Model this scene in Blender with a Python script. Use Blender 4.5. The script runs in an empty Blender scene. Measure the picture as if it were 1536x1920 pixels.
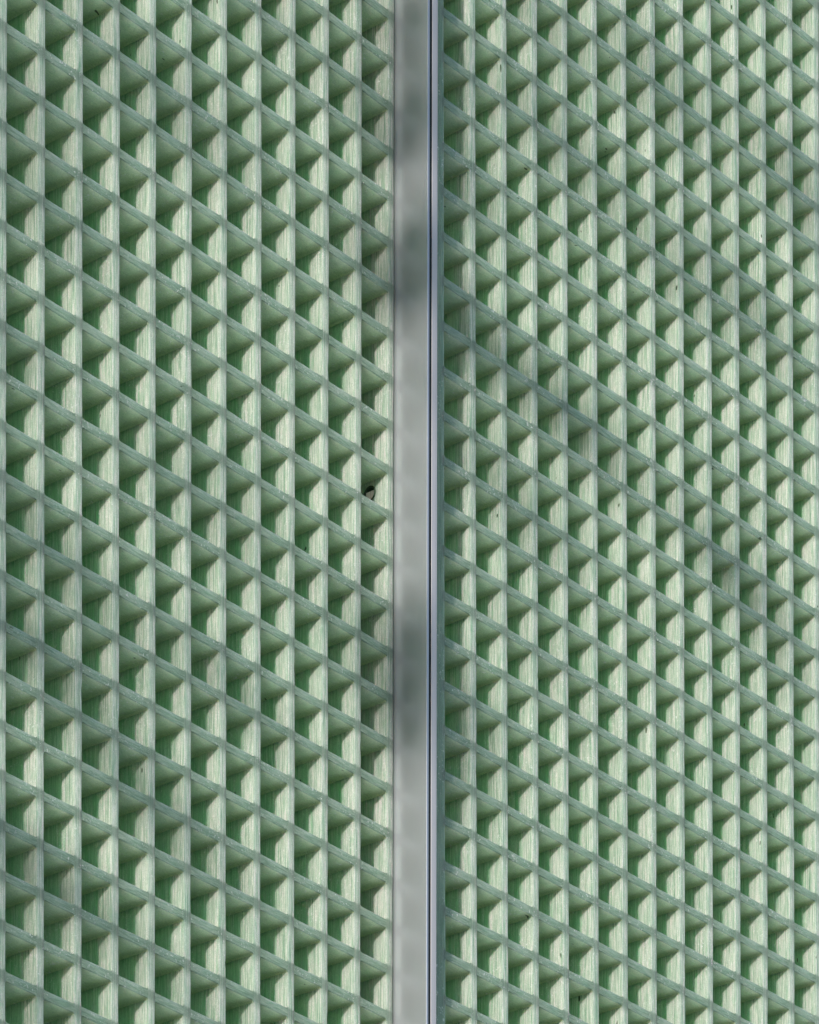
import bpy, bmesh, math, random
from mathutils import Vector, Matrix, noise

# ------------------------------------------------------------------ camera, sky, sun, exposure
scene = bpy.context.scene
MM = 0.001
Z0 = 3.66                      # height of grating row 0 above the ground, metres

CAMP = dict(f=8653.9099, cy=5491.75, yaw=0.8726646, roll=0.00156, loc=(-2282.07146, -2285.40119, -2025.40706))
def make_camera():
    cam = bpy.data.cameras.new('camera'); o = bpy.data.objects.new('camera', cam)
    scene.collection.objects.link(o); scene.camera = o
    y, r = CAMP['yaw'], CAMP['roll']
    F = Vector((math.sin(y), math.cos(y), 0)); R0 = Vector((math.cos(y), -math.sin(y), 0)); U0 = Vector((0, 0, 1))
    R = R0*math.cos(r) + U0*math.sin(r); U = -R0*math.sin(r) + U0*math.cos(r)
    m = Matrix((R, U, -F)).transposed().to_4x4()
    l = CAMP['loc']
    m.translation = Vector((l[0]*MM, l[1]*MM, l[2]*MM + Z0))
    o.matrix_world = m
    cam.sensor_fit = 'HORIZONTAL'; cam.sensor_width = 36.0
    cam.lens = 36.0*CAMP['f']/1536.0
    cam.shift_y = (CAMP['cy'] - 960.0)/1536.0
    cam.clip_start = 0.05; cam.clip_end = 400.0
make_camera()

SUN_AZ, SUN_EL = math.radians(23.0), math.radians(12.0)    # azimuth measured from the facade plane, towards its left
SUN = Vector((-math.cos(SUN_EL)*math.cos(SUN_AZ), -math.cos(SUN_EL)*math.sin(SUN_AZ), math.sin(SUN_EL)))
world = bpy.data.worlds.new('World'); scene.world = world; world.use_nodes = True
nt = world.node_tree
sky = nt.nodes.new('ShaderNodeTexSky'); sky.sky_type = 'NISHITA'; sky.sun_disc = False
sky.sun_elevation = SUN_EL; sky.sun_rotation = math.atan2(SUN.x, SUN.y)
sky.air_density = 1.0; sky.dust_density = 0.2; sky.ozone_density = 1.5
nt.links.new(sky.outputs['Color'], nt.nodes['Background'].inputs['Color'])
nt.nodes['Background'].inputs['Strength'].default_value = 0.15
sl = bpy.data.lights.new('sun', 'SUN'); sl.energy = 3.3; sl.angle = math.radians(1.6); sl.color = (1.0, 0.945, 0.86)
so = bpy.data.objects.new('sun', sl); scene.collection.objects.link(so)
so.rotation_euler = SUN.to_track_quat('Z', 'Y').to_euler(); so.location = (-8, -8, 9)
vs = scene.view_settings; vs.view_transform = 'Standard'; vs.look = 'None'; vs.gamma = 1.0; vs.exposure = 0.36
scene.cycles.max_bounces = 10; scene.cycles.diffuse_bounces = 6; scene.cycles.glossy_bounces = 4
scene.cycles.caustics_reflective = False; scene.cycles.caustics_refractive = False

# ------------------------------------------------------------------ helpers
col = scene.collection
def link(o, parent=None):
    col.objects.link(o)
    if parent: o.parent = parent
    return o
def tag(o, label=None, cat=None, group=None, kind=None):
    if label: o['label'] = label
    if cat: o['category'] = cat
    if group: o['group'] = group
    if kind: o['kind'] = kind
    return o
def empty(name, loc):
    o = bpy.data.objects.new(name, None); o.location = loc; o.empty_display_size = 0.1
    return link(o)
def mesh_obj(name, verts, faces, mat, parent=None, smooth=False):
    me = bpy.data.meshes.new(name); me.from_pydata(verts, [], faces); me.update()
    me.materials.append(mat)
    if smooth: me.polygons.foreach_set('use_smooth', [True]*len(me.polygons))
    bm = bmesh.new(); bm.from_mesh(me); bmesh.ops.recalc_face_normals(bm, faces=bm.faces); bm.to_mesh(me); bm.free()
    return link(bpy.data.objects.new(name, me), parent)
def box(V, Fs, x0, x1, y0, y1, z0, z1):
    b = len(V)
    for z in (z0, z1):
        for (x, y) in ((x0, y0), (x1, y0), (x1, y1), (x0, y1)): V.append((x, y, z))
    for f in ((0, 3, 2, 1), (4, 5, 6, 7), (0, 1, 5, 4), (1, 2, 6, 5), (2, 3, 7, 6), (3, 0, 4, 7)):
        Fs.append(tuple(b+i for i in f))

class NT:
    def __init__(s, name):
        s.m = bpy.data.materials.new(name); s.m.use_nodes = True; s.t = s.m.node_tree
        s.b = s.t.nodes['Principled BSDF']; s.L = s.t.links.new
        s.tc = s.t.nodes.new('ShaderNodeTexCoord'); s.geo = s.t.nodes.new('ShaderNodeNewGeometry')
    def n(s, kind, **kw):
        nd = s.t.nodes.new(kind)
        for k, v in kw.items(): setattr(nd, k, v)
        return nd
    def noise(s, scale, sx=1, sy=1, sz=1, detail=4, rough=0.6, off=(0, 0, 0), dist=0.0):
        mp = s.n('ShaderNodeMapping'); mp.inputs['Scale'].default_value = (sx, sy, sz); mp.inputs['Location'].default_value = off
        s.L(s.geo.outputs['Position'], mp.inputs['Vector'])
        nz = s.n('ShaderNodeTexNoise'); nz.inputs['Scale'].default_value = scale; nz.inputs['Detail'].default_value = detail
        nz.inputs['Roughness'].default_value = rough; nz.inputs['Distortion'].default_value = dist
        s.L(mp.outputs['Vector'], nz.inputs['Vector'])
        return nz.outputs['Fac']
    def ramp(s, fac, stops, interp='LINEAR'):
        r = s.n('ShaderNodeValToRGB'); r.color_ramp.interpolation = interp
        el = r.color_ramp.elements
        while len(el) < len(stops): el.new(0.5)
        for e, (p, c) in zip(el, stops):
            e.position = p; e.color = c if len(c) == 4 else (*c, 1)
        s.L(fac, r.inputs['Fac']); return r.outputs['Color']
    def fl(s, fac, lo, hi, a=0.0, b=1.0):
        r = s.n('ShaderNodeMapRange'); r.clamp = True
        for k, v in zip(('From Min', 'From Max', 'To Min', 'To Max'), (lo, hi, a, b)): r.inputs[k].default_value = v
        s.L(fac, r.inputs['Value']); return r.outputs['Result']
    def mix(s, fac, a, b, mode='MIX'):
        m = s.n('ShaderNodeMix', data_type='RGBA', blend_type=mode)
        for sock, v in ((m.inputs[0], fac), (m.inputs[6], a), (m.inputs[7], b)):
            if hasattr(v, 'is_output'): s.L(v, sock)
            else: sock.default_value = v if isinstance(v, (int, float)) else (*v, 1)
        return m.outputs[2]
    def math(s, op, a, b):
        m = s.n('ShaderNodeMath', operation=op)
        for sock, v in zip(m.inputs, (a, b)):
            if hasattr(v, 'is_output'): s.L(v, sock)
            else: sock.default_value = v
        return m.outputs[0]
    def bump(s, h, strength, dist):
        b = s.n('ShaderNodeBump'); b.inputs['Strength'].default_value = strength; b.inputs['Distance'].default_value = dist
        s.L(h, b.inputs['Height']); s.L(b.outputs['Normal'], s.b.inputs['Normal'])

RADIUS = (0.0110, 0.0170, 0.0130)
def resin(name, vertical, painted_shade=False, deep=0.0):
    m = NT(name)
    # streaks follow the glass fibres: up and down on the upright bars, along the bar on the level ones
    if vertical:
        st = m.noise(1150, 1, 1, 0.022, 5, 0.72); st2 = m.noise(420, 1, 1, 0.05, 5, 0.75, (3, 1, 2))
    else:
        st = m.noise(900, 0.10, 1, 1, 5, 0.72); st2 = m.noise(260, 0.12, 1, 1, 3, 0.6, (3, 1, 2))
    gr = m.noise(1900, 1, 1, 1, 3, 0.8, (1, 7, 2))
    md = m.noise(480, 1, 1, 0.22 if vertical else 1, 5, 0.75, (4, 4, 2))
    bl = m.noise(30, 1, 1, 1, 3, 0.6, (5, 2, 9))
    sep = m.n('ShaderNodeSeparateXYZ'); m.L(m.tc.outputs['Object'], sep.inputs['Vector']); y = sep.outputs['Y']
    if vertical:
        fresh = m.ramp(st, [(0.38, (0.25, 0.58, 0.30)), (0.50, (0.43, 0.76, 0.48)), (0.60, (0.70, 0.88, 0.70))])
        lit_tone = m.ramp(st, [(0.37, (0.17, 0.33, 0.23)), (0.46, (0.46, 0.58, 0.47)), (0.55, (0.80, 0.84, 0.76))])
        # sunlight painted into the colour of the outer margin: ends raggedly part-way down the wall of the cell
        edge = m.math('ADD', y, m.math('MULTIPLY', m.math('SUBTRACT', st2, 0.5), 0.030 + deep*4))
        light_mask = m.fl(edge, 0.0105+deep, 0.0165+deep, 1.0, 0.0)
        # crossings painted darker, where the glow of the lit wall stops: every 38 mm, the height of a level bar plus a soft run-out below it
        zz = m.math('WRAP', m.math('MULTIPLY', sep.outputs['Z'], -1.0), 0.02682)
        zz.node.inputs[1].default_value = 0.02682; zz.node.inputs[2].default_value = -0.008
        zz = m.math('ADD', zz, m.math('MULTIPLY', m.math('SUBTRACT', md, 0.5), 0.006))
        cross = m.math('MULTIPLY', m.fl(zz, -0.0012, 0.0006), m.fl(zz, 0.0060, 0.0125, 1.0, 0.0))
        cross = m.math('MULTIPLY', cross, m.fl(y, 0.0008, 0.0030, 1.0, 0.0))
        if painted_shade: cross = m.fl(y, 5.0, 6.0, 1.0, 0.0)  # the mullion's shade, painted over the whole edge bar
        base = m.mix(light_mask, fresh, lit_tone)
        base = m.mix(m.fl(md, 0.47, 0.64, 0.0, 0.60), base, (0.33, 0.54, 0.38))
        dim_tone = m.ramp(st, [(0.36, (0.15, 0.24, 0.18)), (0.50, (0.24, 0.345, 0.265)), (0.66, (0.37, 0.47, 0.37))])
        base = m.mix(cross, base, dim_tone)
    else:
        fresh = m.ramp(st, [(0.32, (0.56, 0.78, 0.38)), (0.50, (0.70, 0.87, 0.49)), (0.70, (0.79, 0.91, 0.58))])
        dim_tone = m.ramp(st, [(0.36, (0.14, 0.235, 0.17)), (0.50, (0.235, 0.345, 0.255)), (0.66, (0.37, 0.47, 0.37))])
        # dimmer light on the outer edge, painted in as a grey-green tone
        edge = m.math('ADD', y, m.math('MULTIPLY', m.math('SUBTRACT', md, 0.5), 0.002))
        light_mask = m.fl(edge, 0.0007, 0.0016, 1.0, 0.0)
        fresh = m.mix(m.fl(edge, 0.002, 0.014, 0.5, 0.0), fresh, (0.74, 0.78, 0.58))  # front part painted paler, as if catching bounced light
        fresh = m.mix(m.fl(md, 0.46, 0.66, 0.0, 0.45), fresh, (0.40, 0.60, 0.38))
        base = m.mix(light_mask, fresh, dim_tone)
    base = m.mix(m.fl(bl, 0.42, 0.7, 0.0, 0.25), base, (0.50, 0.62, 0.50))
    base = m.mix(m.fl(gr, 0.32, 0.60, 0.55, 0.0), base, (0.14, 0.24, 0.17))
    base = m.mix(m.fl(gr, 0.55, 0.80, 0.0, 0.30), base, (0.80, 0.82, 0.76))
    # pits: a few small dark inclusions
    pit = m.noise(190, 0.45 if not vertical else 1, 1, 0.45 if vertical else 1, 1, 0.5, (11, 4, 6))
    base = m.mix(m.fl(pit, 0.785, 0.81), base, (0.07, 0.11, 0.06))
    # scuffs: chipped resin shows white glass
    sc = m.noise(420, 1, 1, 1, 4, 0.75, (2, 9, 5)); scl = m.noise(20, 1, 1, 1, 2, 0.5, (8, 3, 1))
    scm = m.math('MULTIPLY', m.fl(sc, 0.59, 0.65), m.fl(scl, 0.50, 0.60) if vertical else m.fl(scl, 0.45, 0.56))
    base = m.mix(m.math('MULTIPLY', scm, 0.8), base, (0.82, 0.85, 0.84))
    m.L(base, m.b.inputs['Base Color'])
    m.b.subsurface_method = 'RANDOM_WALK'
    wgt = m.math('SUBTRACT', 0.95, m.math('MULTIPLY', light_mask, 0.30 if vertical else 0.15))
    if not vertical:                                   # subsurface fades out at the span ends, which would render too dark
        xx = m.math('WRAP', sep.outputs['X'], 0.038); xx.node.inputs[1].default_value = 0.038; xx.node.inputs[2].default_value = 0.0
        dd = m.math('MINIMUM', m.math('ABSOLUTE', xx, 0.0), m.math('ABSOLUTE', m.math('SUBTRACT', 0.031, xx), 0.0))
        wgt = m.math('MULTIPLY', wgt, m.fl(dd, 0.002, 0.010))
    m.L(wgt, m.b.inputs['Subsurface Weight'])
    m.b.inputs['Subsurface Radius'].default_value = tuple(r/0.008*(1.3 if vertical else 2.6) for r in RADIUS)
    m.b.inputs['Subsurface Scale'].default_value = 0.008
    m.L(m.fl(gr, 0.3, 0.7, 0.38, 0.62), m.b.inputs['Roughness'])
    m.b.inputs['Specular IOR Level'].default_value = 0.30
    h = m.math('ADD', m.math('ADD', m.math('MULTIPLY', st, 1.0), m.math('MULTIPLY', gr, 0.5)), m.math('MULTIPLY', md, 0.6))
    m.bump(h, 1.0, 0.0013 if vertical else 0.0010)
    return m.m
M_B = resin('green glass fibre resin, shaded edge bar', True, True)  # darker copy: shade beside the mullion is in the colour
M_E = resin('green glass fibre resin, weathered edge bar', True, False, 0.003)  # painted sunlight reaches deeper on this bar
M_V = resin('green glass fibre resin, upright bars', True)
M_H = resin('green glass fibre resin, level bars', False)

def metal(name, c, rough, metallic=0.85):
    m = NT(name)
    g = m.noise(2600, 1, 1, 1, 2, 0.6); s = m.noise(60, 1, 1, 0.12, 3, 0.5, (2, 4, 1))
    base = m.mix(m.fl(g, 0.25, 0.75), tuple(x*0.86 for x in c), tuple(min(1, x*1.10) for x in c))
    base = m.mix(m.fl(s, 0.35, 0.75, 0, 0.25), base, tuple(x*0.85 for x in c))
    m.L(base, m.b.inputs['Base Color'])
    m.b.inputs['Metallic'].default_value = metallic
    m.L(m.fl(g, 0.2, 0.8, rough-0.05, rough+0.06), m.b.inputs['Roughness'])
    m.bump(g, 0.12, 0.0002)
    return m.m
M_ALU = metal('satin anodised aluminium', (0.555, 0.562, 0.615), 0.32, 0.7)
M_ALU2 = metal('matt grey aluminium', (0.56, 0.54, 0.575), 0.5, 0.3)
def plain(name, c, rough=0.8, scale=50, var=0.25, spec=0.3):
    m = NT(name); n = m.noise(scale, detail=6)
    m.L(m.mix(m.fl(n, 0.3, 0.7), tuple(x*(1-var) for x in c), tuple(x*(1+var) for x in c)), m.b.inputs['Base Color'])
    m.b.inputs['Roughness'].default_value = rough; m.b.inputs['Specular IOR Level'].default_value = spec
    return m.m
M_RUB = plain('black rubber gasket', (0.022, 0.030, 0.034), 0.9, 300, spec=0.05)
M_BORE_SHADE = plain('dark green bore shade', (0.05, 0.085, 0.055), 0.9, 300, spec=0.1)  # shade inside the drilled hole as a dark colour
M_WALL = plain('rendered wall', (0.30, 0.31, 0.30), 0.9, 8, 0.12)
M_GND = plain('pale gravel ground', (0.62, 0.62, 0.60), 0.95, 30, 0.12)
M_BARK = plain('bark', (0.12, 0.09, 0.06), 0.9, 20, 0.4)
M_LEAF = plain('leaf', (0.055, 0.10, 0.03), 0.55, 12, 0.4)
M_PINK = plain('pale pink plastic', (0.86, 0.74, 0.74), 0.6, 200, 0.05)
M_SHEET = plain('pale green backing sheet', (0.56, 0.80, 0.58), 0.6, 60, 0.1)

# ------------------------------------------------------------------ ground and the wall that carries the panels
def ground():
    n = 24; V = []; Fs = []
    for j in range(n+1):
        for i in range(n+1):
            x = -60 + 120*i/n; y = -60 + 120*j/n
            V.append((x, y, 0.04*noise.noise(Vector((x*.3, y*.3, 0))) - 0.02))
    for j in range(n):
        for i in range(n):
            a = j*(n+1)+i; Fs.append((a, a+1, a+n+2, a+n+1))
    tag(mesh_obj('ground', V, Fs, M_GND, smooth=True), kind='structure')
ground()
V = []; Fs = []
box(V, Fs, -2.6, 3.4, 0.062, 0.30, -0.05, 5.6)
tag(mesh_obj('wall', V, Fs, M_WALL), 'plain grey rendered wall behind the two green gratings and the mullion', 'wall')

# ------------------------------------------------------------------ gratings
P, T, D = 38.0, 7.0, 38.0       # pitch across, bar width at the front, depth (mm)
PZ, TZ = 34.82, 6.5             # pitch and height of the level bars
ROW0, ROW1 = -16, 25
ZT, ZB = -ROW0*PZ, -ROW1*PZ - TZ   # top and bottom edge of a panel (mm, relative to row 0)

def wob(x, y, z, amp, sc=0.02):
    return amp*noise.noise(Vector((x*sc, y*sc, z*sc)))

def upright(c, seed, parent, w=T, mat=None):
    """bar whose right edge at the front stands at x = 0; profile runs round the bar, swept downwards"""
    tb = w - 1.5
    # x, y  (front at y = 0, back at y = D)
    prof = [(-w+0.55, 0.0), (-w/2, 0.14), (-0.55, 0.0), (-0.16, 0.12), (0.0, 0.5), (-0.03, 1.0), (-0.30, 12), (-0.75, D),
            (-w+0.75, D), (-w+0.34, 12), (-w+0.16, 2.4), (-w+0.42, 1.9), (-w+0.42, 1.35), (-w+0.04, 0.95), (-w, 0.5), (-w+0.16, 0.12)]
    rnd = random.Random(seed)
    k = len(prof); V = []; Fs = []
    flush = [(-w+0.25, 0.10), (-w/2, 0.10), (-0.25, 0.10), (-0.02, 0.12), (0.0, 0.5), (-0.03, 1.0), (-0.30, 12), (-0.75, D),
             (-w+0.75, D), (-w+0.34, 12), (-w+0.16, 2.4), (-w+0.12, 1.9), (-w+0.08, 1.35), (-w+0.04, 0.95), (-w, 0.5), (-w+0.02, 0.12)]
    zs = []
    for r in range(ROW0, ROW1+1):
        for d in (0, 0.8, 3.2, 5.7, 6.5, 7.3, 9, 11.5, 14.5, 17.5, 20.5, 23.5, 26.5, 29.5, 32.2, 34.0):
            z = -PZ*r - d
            if ZB < z <= ZT: zs.append(z)
    zs.append(ZB); n = len(zs)-1
    chips = [(rnd.uniform(ZB, ZT), rnd.uniform(0.25, 0.8), rnd.uniform(2.0, 5.0)) for _ in range(5)]
    for z in zs:
        chip = sum(a*math.exp(-((z-zc)/s)**2) for zc, a, s in chips)
        q = (-z) % PZ; q = q if q <= PZ/2 else q-PZ           # distance below the top edge of the nearest level bar
        e = max(0.0, -q, q-TZ)                              # distance outside that bar
        fl = 1.0 - min(1.0, e/2.0); fl = fl*fl*(3-2*fl)
        for j in range(k):
            x = prof[j][0]*(1-fl)+flush[j][0]*fl; y = prof[j][1]*(1-fl)+flush[j][1]*fl
            dx = wob(c*31.7+seed, j*0.7, z, 0.22, 0.045) + wob(seed*3.1, 0, z, 0.35, 0.008)
            dx += wob(seed*5.3+j*9, y, z, 0.10, 0.31)
            dy = (wob(seed*7.9, 5, z, 0.14, 0.03) + wob(seed, j*4.4, z, 0.08, 0.29))*(1-fl)
            if 2 <= j <= 5: dx -= chip*(1 if j in (3, 4) else 0.5)
            V.append(((x+dx)*MM, (y+dy)*MM, z*MM))
    for i in range(n):
        for j in range(k):
            a = i*k+j; b = i*k+(j+1) % k
            Fs.append((a, b, b+k, a+k))
    Fs.append(tuple(range(k))); Fs.append(tuple(n*k+j for j in reversed(range(k))))
    o = mesh_obj('upright_bar', V, Fs, mat or M_V, parent, smooth=False)
    return o

def level(r, seed, cols, parent, gaps, left_w, right_edge):
    """one level bar: a row of short spans butting against the upright bars"""
    V = []; Fs = []; rnd = random.Random(seed)
    zc = -PZ*r - TZ/2
    lx = None
    for (xa, xb) in gaps:
        n = 8; k = None
        dz0 = rnd.uniform(-0.25, 0.25); dz1 = rnd.uniform(-0.25, 0.25)
        base = len(V)
        for i in range(n+1):
            # stations crowd towards the ends for the fillets
            t = 0.5-0.5*math.cos(math.pi*i/n)
            d = min(t, 1-t)*(xb-xa)
            R = 1.3
            flare = R-math.sqrt(max(0, R*R-(R-d)**2)) if d < R else 0
            h = TZ/2 + flare
            zz = zc + dz0*(1-t) + dz1*t
            ef = max(0.0, 1-d/2.5); c0 = 0.16-0.02*ef; c1 = 0.50*(1-ef)+0.14*ef
            prof = [(h-0.45, c0), (0.0, c1), (-h+0.45, c0), (-h+0.12, 0.30), (-h, 0.75), (-h+0.06, 1.6), (-h+0.62, 12), (-h+1.55, D-0.3),
                    (h-1.55, D-0.3), (h-0.62, 12), (h-0.06, 1.6), (h, 0.75), (h-0.12, 0.30)]
            k = len(prof)
            for j, (z, y) in enumerate(prof):
                taper = 0.30*min(1, y/12) + 0.45*max(0, (y-12)/(D-12))   # upright bars thin towards the back: lengthen to meet them
                x = xa + (xb-xa)*t
                if i == 0: x = xa - taper - 0.45
                if i == n: x = xb + taper + 0.45
                V.append((x*MM, (y + wob(x, seed*3, j, 0.10, 0.2))*MM, (zz+z + wob(x*2, j*3.3, seed*5+r, 0.16, 0.11))*MM))
        for i in range(n):
            for j in range(k):
                a = base+i*k+j; b = base+i*k+(j+1) % k
                Fs.append((a, b, b+k, a+k))
        Fs.append(tuple(base+j for j in range(k))); Fs.append(tuple(base+n*k+j for j in reversed(range(k))))
    return mesh_obj('level_bar', V, Fs, M_H, parent)

def panel(label, rights, widths, seed, mat4, hole=False):
    root = empty('grating_panel', (0, 0, 0))
    root.matrix_world = mat4
    tag(root, label, 'grating', 'green fibre glass gratings either side of the mullion')
    for i, (x, w) in enumerate(zip(rights, widths)):
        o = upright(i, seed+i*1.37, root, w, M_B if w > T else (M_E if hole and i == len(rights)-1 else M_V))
        o.location = (x*MM, 0, 0)
        if hole and i == len(rights)-1: drill(o)
    gaps = [(rights[i], rights[i+1]-widths[i+1]) for i in range(len(rights)-1)]
    for r in range(ROW0, ROW1+1):
        level(r, seed*7+r, None, root, gaps, None, None)
    # thin sheet closing the back of the cells
    V = []; Fs = []
    box(V, Fs, (rights[0]-widths[0])*MM, rights[-1]*MM, (D+0.6)*MM, (D+3.2)*MM, ZB*MM, ZT*MM)
    mesh_obj('backing_sheet', V, Fs, M_SHEET, root)
    return root

def drill(o):
    bm = bmesh.new()
    cx, cy, cz, r = -3.5, 18.0, -155.8, 5.3
    bmesh.ops.create_cone(bm, cap_ends=True, segments=40, radius1=r*MM, radius2=r*MM, depth=16*MM,
                          matrix=Matrix.Translation((cx*MM, cy*MM, cz*MM)) @ Matrix.Rotation(math.pi/2, 4, 'Y'))
    me = bpy.data.meshes.new('cut'); bm.to_mesh(me); bm.free()
    c = bpy.data.objects.new('cut', me); col.objects.link(c); c.parent = o.parent; c.location = o.location
    md = o.modifiers.new('drill', 'BOOLEAN'); md.operation = 'DIFFERENCE'; md.object = c; md.solver = 'EXACT'
    bpy.context.view_layer.update()
    dg = bpy.context.evaluated_depsgraph_get()
    new = bpy.data.meshes.new_from_object(o.evaluated_get(dg))
    o.modifiers.clear(); o.data = new
    bpy.data.objects.remove(c, do_unlink=True)
    V = []; Fs = []; k = 40; ro, ri = 5.25, 4.75  # dark ring added to stand for the shade inside the bore
    for x, r_ in ((-7.35, ro+0.7), (-7.35, ri), (0.3, ri), (0.3, ro)):
        for j in range(k):
            an = 2*math.pi*j/k; V.append(((x)*MM, (cy+r_*math.cos(an))*MM, (cz+r_*math.sin(an))*MM))
    for i in range(4):
        for j in range(k):
            Fs.append((i*k+j, i*k+(j+1) % k, ((i+1) % 4)*k+(j+1) % k, ((i+1) % 4)*k+j))
    g = mesh_obj('bore_shade_ring', V, Fs, M_BORE_SHADE, o.parent); g.location = o.location

lr = [P*c for c in range(-2, 12)]
panel('weathered green resin grating left of the mullion, with a drilled hole in its edge cell', lr, [T]*len(lr), 3,
      Matrix.Translation((0, 0, Z0)), hole=True)
a, b, t = -0.00273, -0.01585, 0.00651
X = Vector((math.cos(a)*math.cos(b), math.sin(b), math.sin(a))); Zv = Vector((-math.sin(a), math.sin(t), math.cos(a)*math.cos(t)))
X.normalize(); Zv = (Zv - X*Zv.dot(X)).normalized(); Yv = Zv.cross(X)
mr = Matrix((X, Yv, Zv)).transposed().to_4x4()
mr.translation = Vector(((11*P+46.136)*MM, -12*MM, -11.292*MM + Z0))
rr_ = [P*c for c in range(0, 15)]
panel('green resin grating right of the mullion, with evenly pale uprights', rr_, [11.0]+[T]*14, 57, mr)

# ------------------------------------------------------------------ mullion
def mullion():
    root = empty('mullion', (0, 0, Z0))
    tag(root, 'grey satin metal mullion standing between the two green gratings', 'mullion')
    zt, zb = ZT*MM, ZB*MM
    def plate(name, x0, x1, y0, y1, mat, bev=0.25):
        bm = bmesh.new()
        V = []; Fs = []; box(V, Fs, x0*MM, x1*MM, y0*MM, y1*MM, zb, zt)
        vs_ = [bm.verts.new(v) for v in V]; [bm.faces.new([vs_[i] for i in f]) for f in Fs]
        ed = [e for e in bm.edges if abs(e.verts[0].co.z-e.verts[1].co.z) > 0.1]
        bmesh.ops.bevel(bm, geom=ed, offset=bev*MM, segments=2, affect='EDGES', profile=0.5)
        me = bpy.data.meshes.new(name); bmesh.ops.recalc_face_normals(bm, faces=bm.faces); bm.to_mesh(me); bm.free()
        me.materials.append(mat); return link(bpy.data.objects.new(name, me), root)
    plate('left_flange', 419.6, 421.9, -32.3, 58, M_ALU)
    plate('gasket', 421.95, 424.9, -32.0, 50, M_RUB, 0.1)
    plate('right_flange', 424.95, 429.8, -32.3, 58, M_ALU2)
    plate('cover_lip', 429.95, 431.6, -32.0, 58, M_ALU2, 0.15)
    plate('base_plate', 431.7, 450, 30, 34, M_ALU2)
mullion()

# pale pink spacer strips seen through the drilled hole
root = empty('spacer', (414.2*MM, 18*MM, Z0-0.1605))
tag(root, 'pale pink plastic spacer seen through the drilled hole in the left grating', 'spacer')
for y0, y1 in ((14.6, 17.6), (18.2, 22.2)):
    V = []; Fs = []; box(V, Fs, -2.6*MM, 5.2*MM, (y0-18)*MM, (y1-18)*MM, -2.2*MM, 6.8*MM)
    mesh_obj('pad', V, Fs, M_PINK, root)

# ------------------------------------------------------------------ unseen tree, added to dapple the sunlight
def leaf(V, Fs, c, ax, up, L, W):
    s = ax.cross(up).normalized(); nrm = s.cross(ax).normalized()
    pts = [(-.5, 0, 0), (-.2, .42, .06), (.15, .46, .05), (.5, 0, -.05), (.15, -.46, .05), (-.2, -.42, .06), (0, 0, -.03)]
    b = len(V)
    for (u, v, w) in pts: V.append(tuple(c + ax*(u*L) + s*(v*W) + nrm*(w*L)))
    for i in range(6): Fs.append((b+i, b+(i+1) % 6, b+6))
def tube(V, Fs, pts, rads, k=7):
    b = len(V)
    for i, p in enumerate(pts):
        d = (pts[min(i+1, len(pts)-1)]-pts[max(i-1, 0)]).normalized()
        s = d.orthogonal().normalized(); u = d.cross(s)
        for j in range(k):
            an = 2*math.pi*j/k; V.append(tuple(p + (s*math.cos(an)+u*math.sin(an))*rads[i]))
    for i in range(len(pts)-1):
        for j in range(k):
            a_ = b+i*k+j; c_ = b+i*k+(j+1) % k; Fs.append((a_, c_, c_+k, a_+k))

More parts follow.
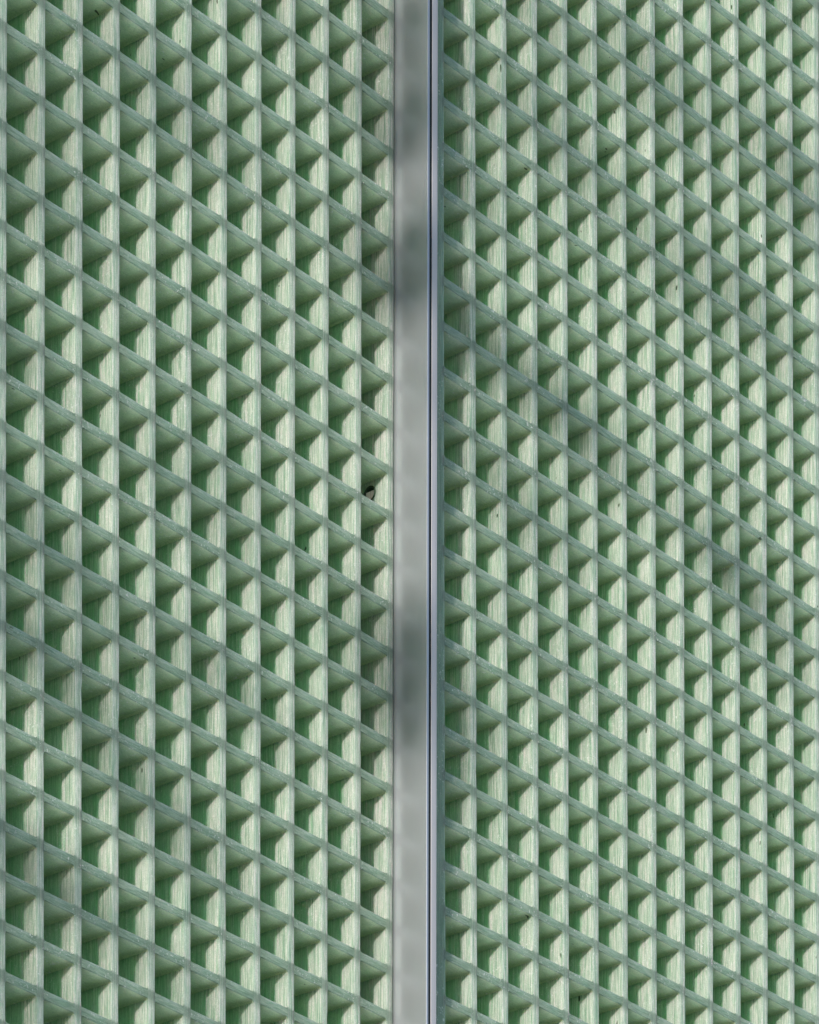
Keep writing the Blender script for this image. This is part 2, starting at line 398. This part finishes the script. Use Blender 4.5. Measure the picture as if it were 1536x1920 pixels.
def tree():
    rnd = random.Random(11)
    base = Vector((-4.9, -2.9, 0))
    root = empty('tree', base)
    tag(root, 'leafy tree out of view, added to cast soft dapples on the gratings', 'tree')
    top = Vector((0, 0, 5.2))
    V = []; Fs = []
    tube(V, Fs, [Vector((0.06*math.sin(i*1.3), 0.05*math.cos(i*1.7), 5.2*i/7)) for i in range(8)], [0.15-0.016*i for i in range(8)], 10)
    mesh_obj('trunk', V, Fs, M_BARK, root, True)
    LV = []; LF = []; BV = []; BF = []
    def rv():
        return Vector((rnd.gauss(0, 1), rnd.gauss(0, 1), rnd.gauss(0, 1))).normalized()
    # shade wanted on the mullion and gratings: points in the facade plane (mm) carried back along the sun ray
    def put(x, z, dist, L=0.05, W=0.032, n=1, spread=0.0, y=-17):
        for _ in range(n):
            p = Vector((x*MM, y*MM, Z0+z*MM)) + SUN*dist + rv()*spread*rnd.random()
            leaf(LV, LF, p-base, rv(), rv(), L*rnd.uniform(.8, 1.2), W*rnd.uniform(.8, 1.2))
    CL = SHADE
    for (x, z, n, sp) in CL: put(x, z, rnd.uniform(1.6, 2.0), n=n, spread=sp)
    # scattered leaves over the rest of the two gratings
    for _ in range(NSCAT):
        x = rnd.uniform(-150, 1050); z = rnd.uniform(-900, 560)
        if 250 < x < 560: continue
        if 520 <= x and z > -520 and rnd.random() < 0.65: continue
        if x < 330 and z > -60 and rnd.random() < 0.35: continue
        put(x, z, rnd.uniform(1.7, 2.6), L=0.055, W=0.036, n=rnd.choice((1, 2, 4)), spread=0.045, y=0)
    # the rest of the crown, clear of the view and of the light path
    for _ in range(2600):
        d = rv(); p = Vector((0, 0, 5.4)) + Vector((d.x*1.5, d.y*1.5, d.z*1.2))*rnd.uniform(.35, 1)**.5
        w = base+p
        # distance from the sun beam that reaches the gratings
        q = w - Vector((0.45, 0, Z0-0.15)); q -= SUN*q.dot(SUN)
        if q.length < 0.95: continue
        leaf(LV, LF, p, rv(), rv(), rnd.uniform(.06, .10), rnd.uniform(.035, .055))
    for k_ in range(9):
        an = k_*2.4; s0 = Vector((0, 0, 3.9+0.14*k_)); e = s0 + Vector((math.cos(an)*1.3, math.sin(an)*1.3, 0.8))
        w = base+(s0+e)/2; q = w - Vector((0.45, 0, Z0-0.15)); q -= SUN*q.dot(SUN)
        if q.length < 0.8: continue
        tube(BV, BF, [s0, s0.lerp(e, .5)+Vector((0, 0, .12)), e], [.05, .03, .012])
    mesh_obj('crown', LV, LF, M_LEAF, root)
    if BV: mesh_obj('branch', BV, BF, M_BARK, root, True)
# (x, z, leaves, spread) : mullion face, z in mm below row 0
def zpx(v): return (524.1-v)/2.452
SHADE = []
for v0, v1, n in ((0, 60, 14), (165, 255, 26), (445, 560, 44), (1140, 1225, 20), (1250, 1380, 36)):
    r0 = random.Random(v0+5)
    SHADE += [(422, zpx(r0.uniform(v0, v1)), 1, .03) for _ in range(n)]
NSCAT = 200
tree()
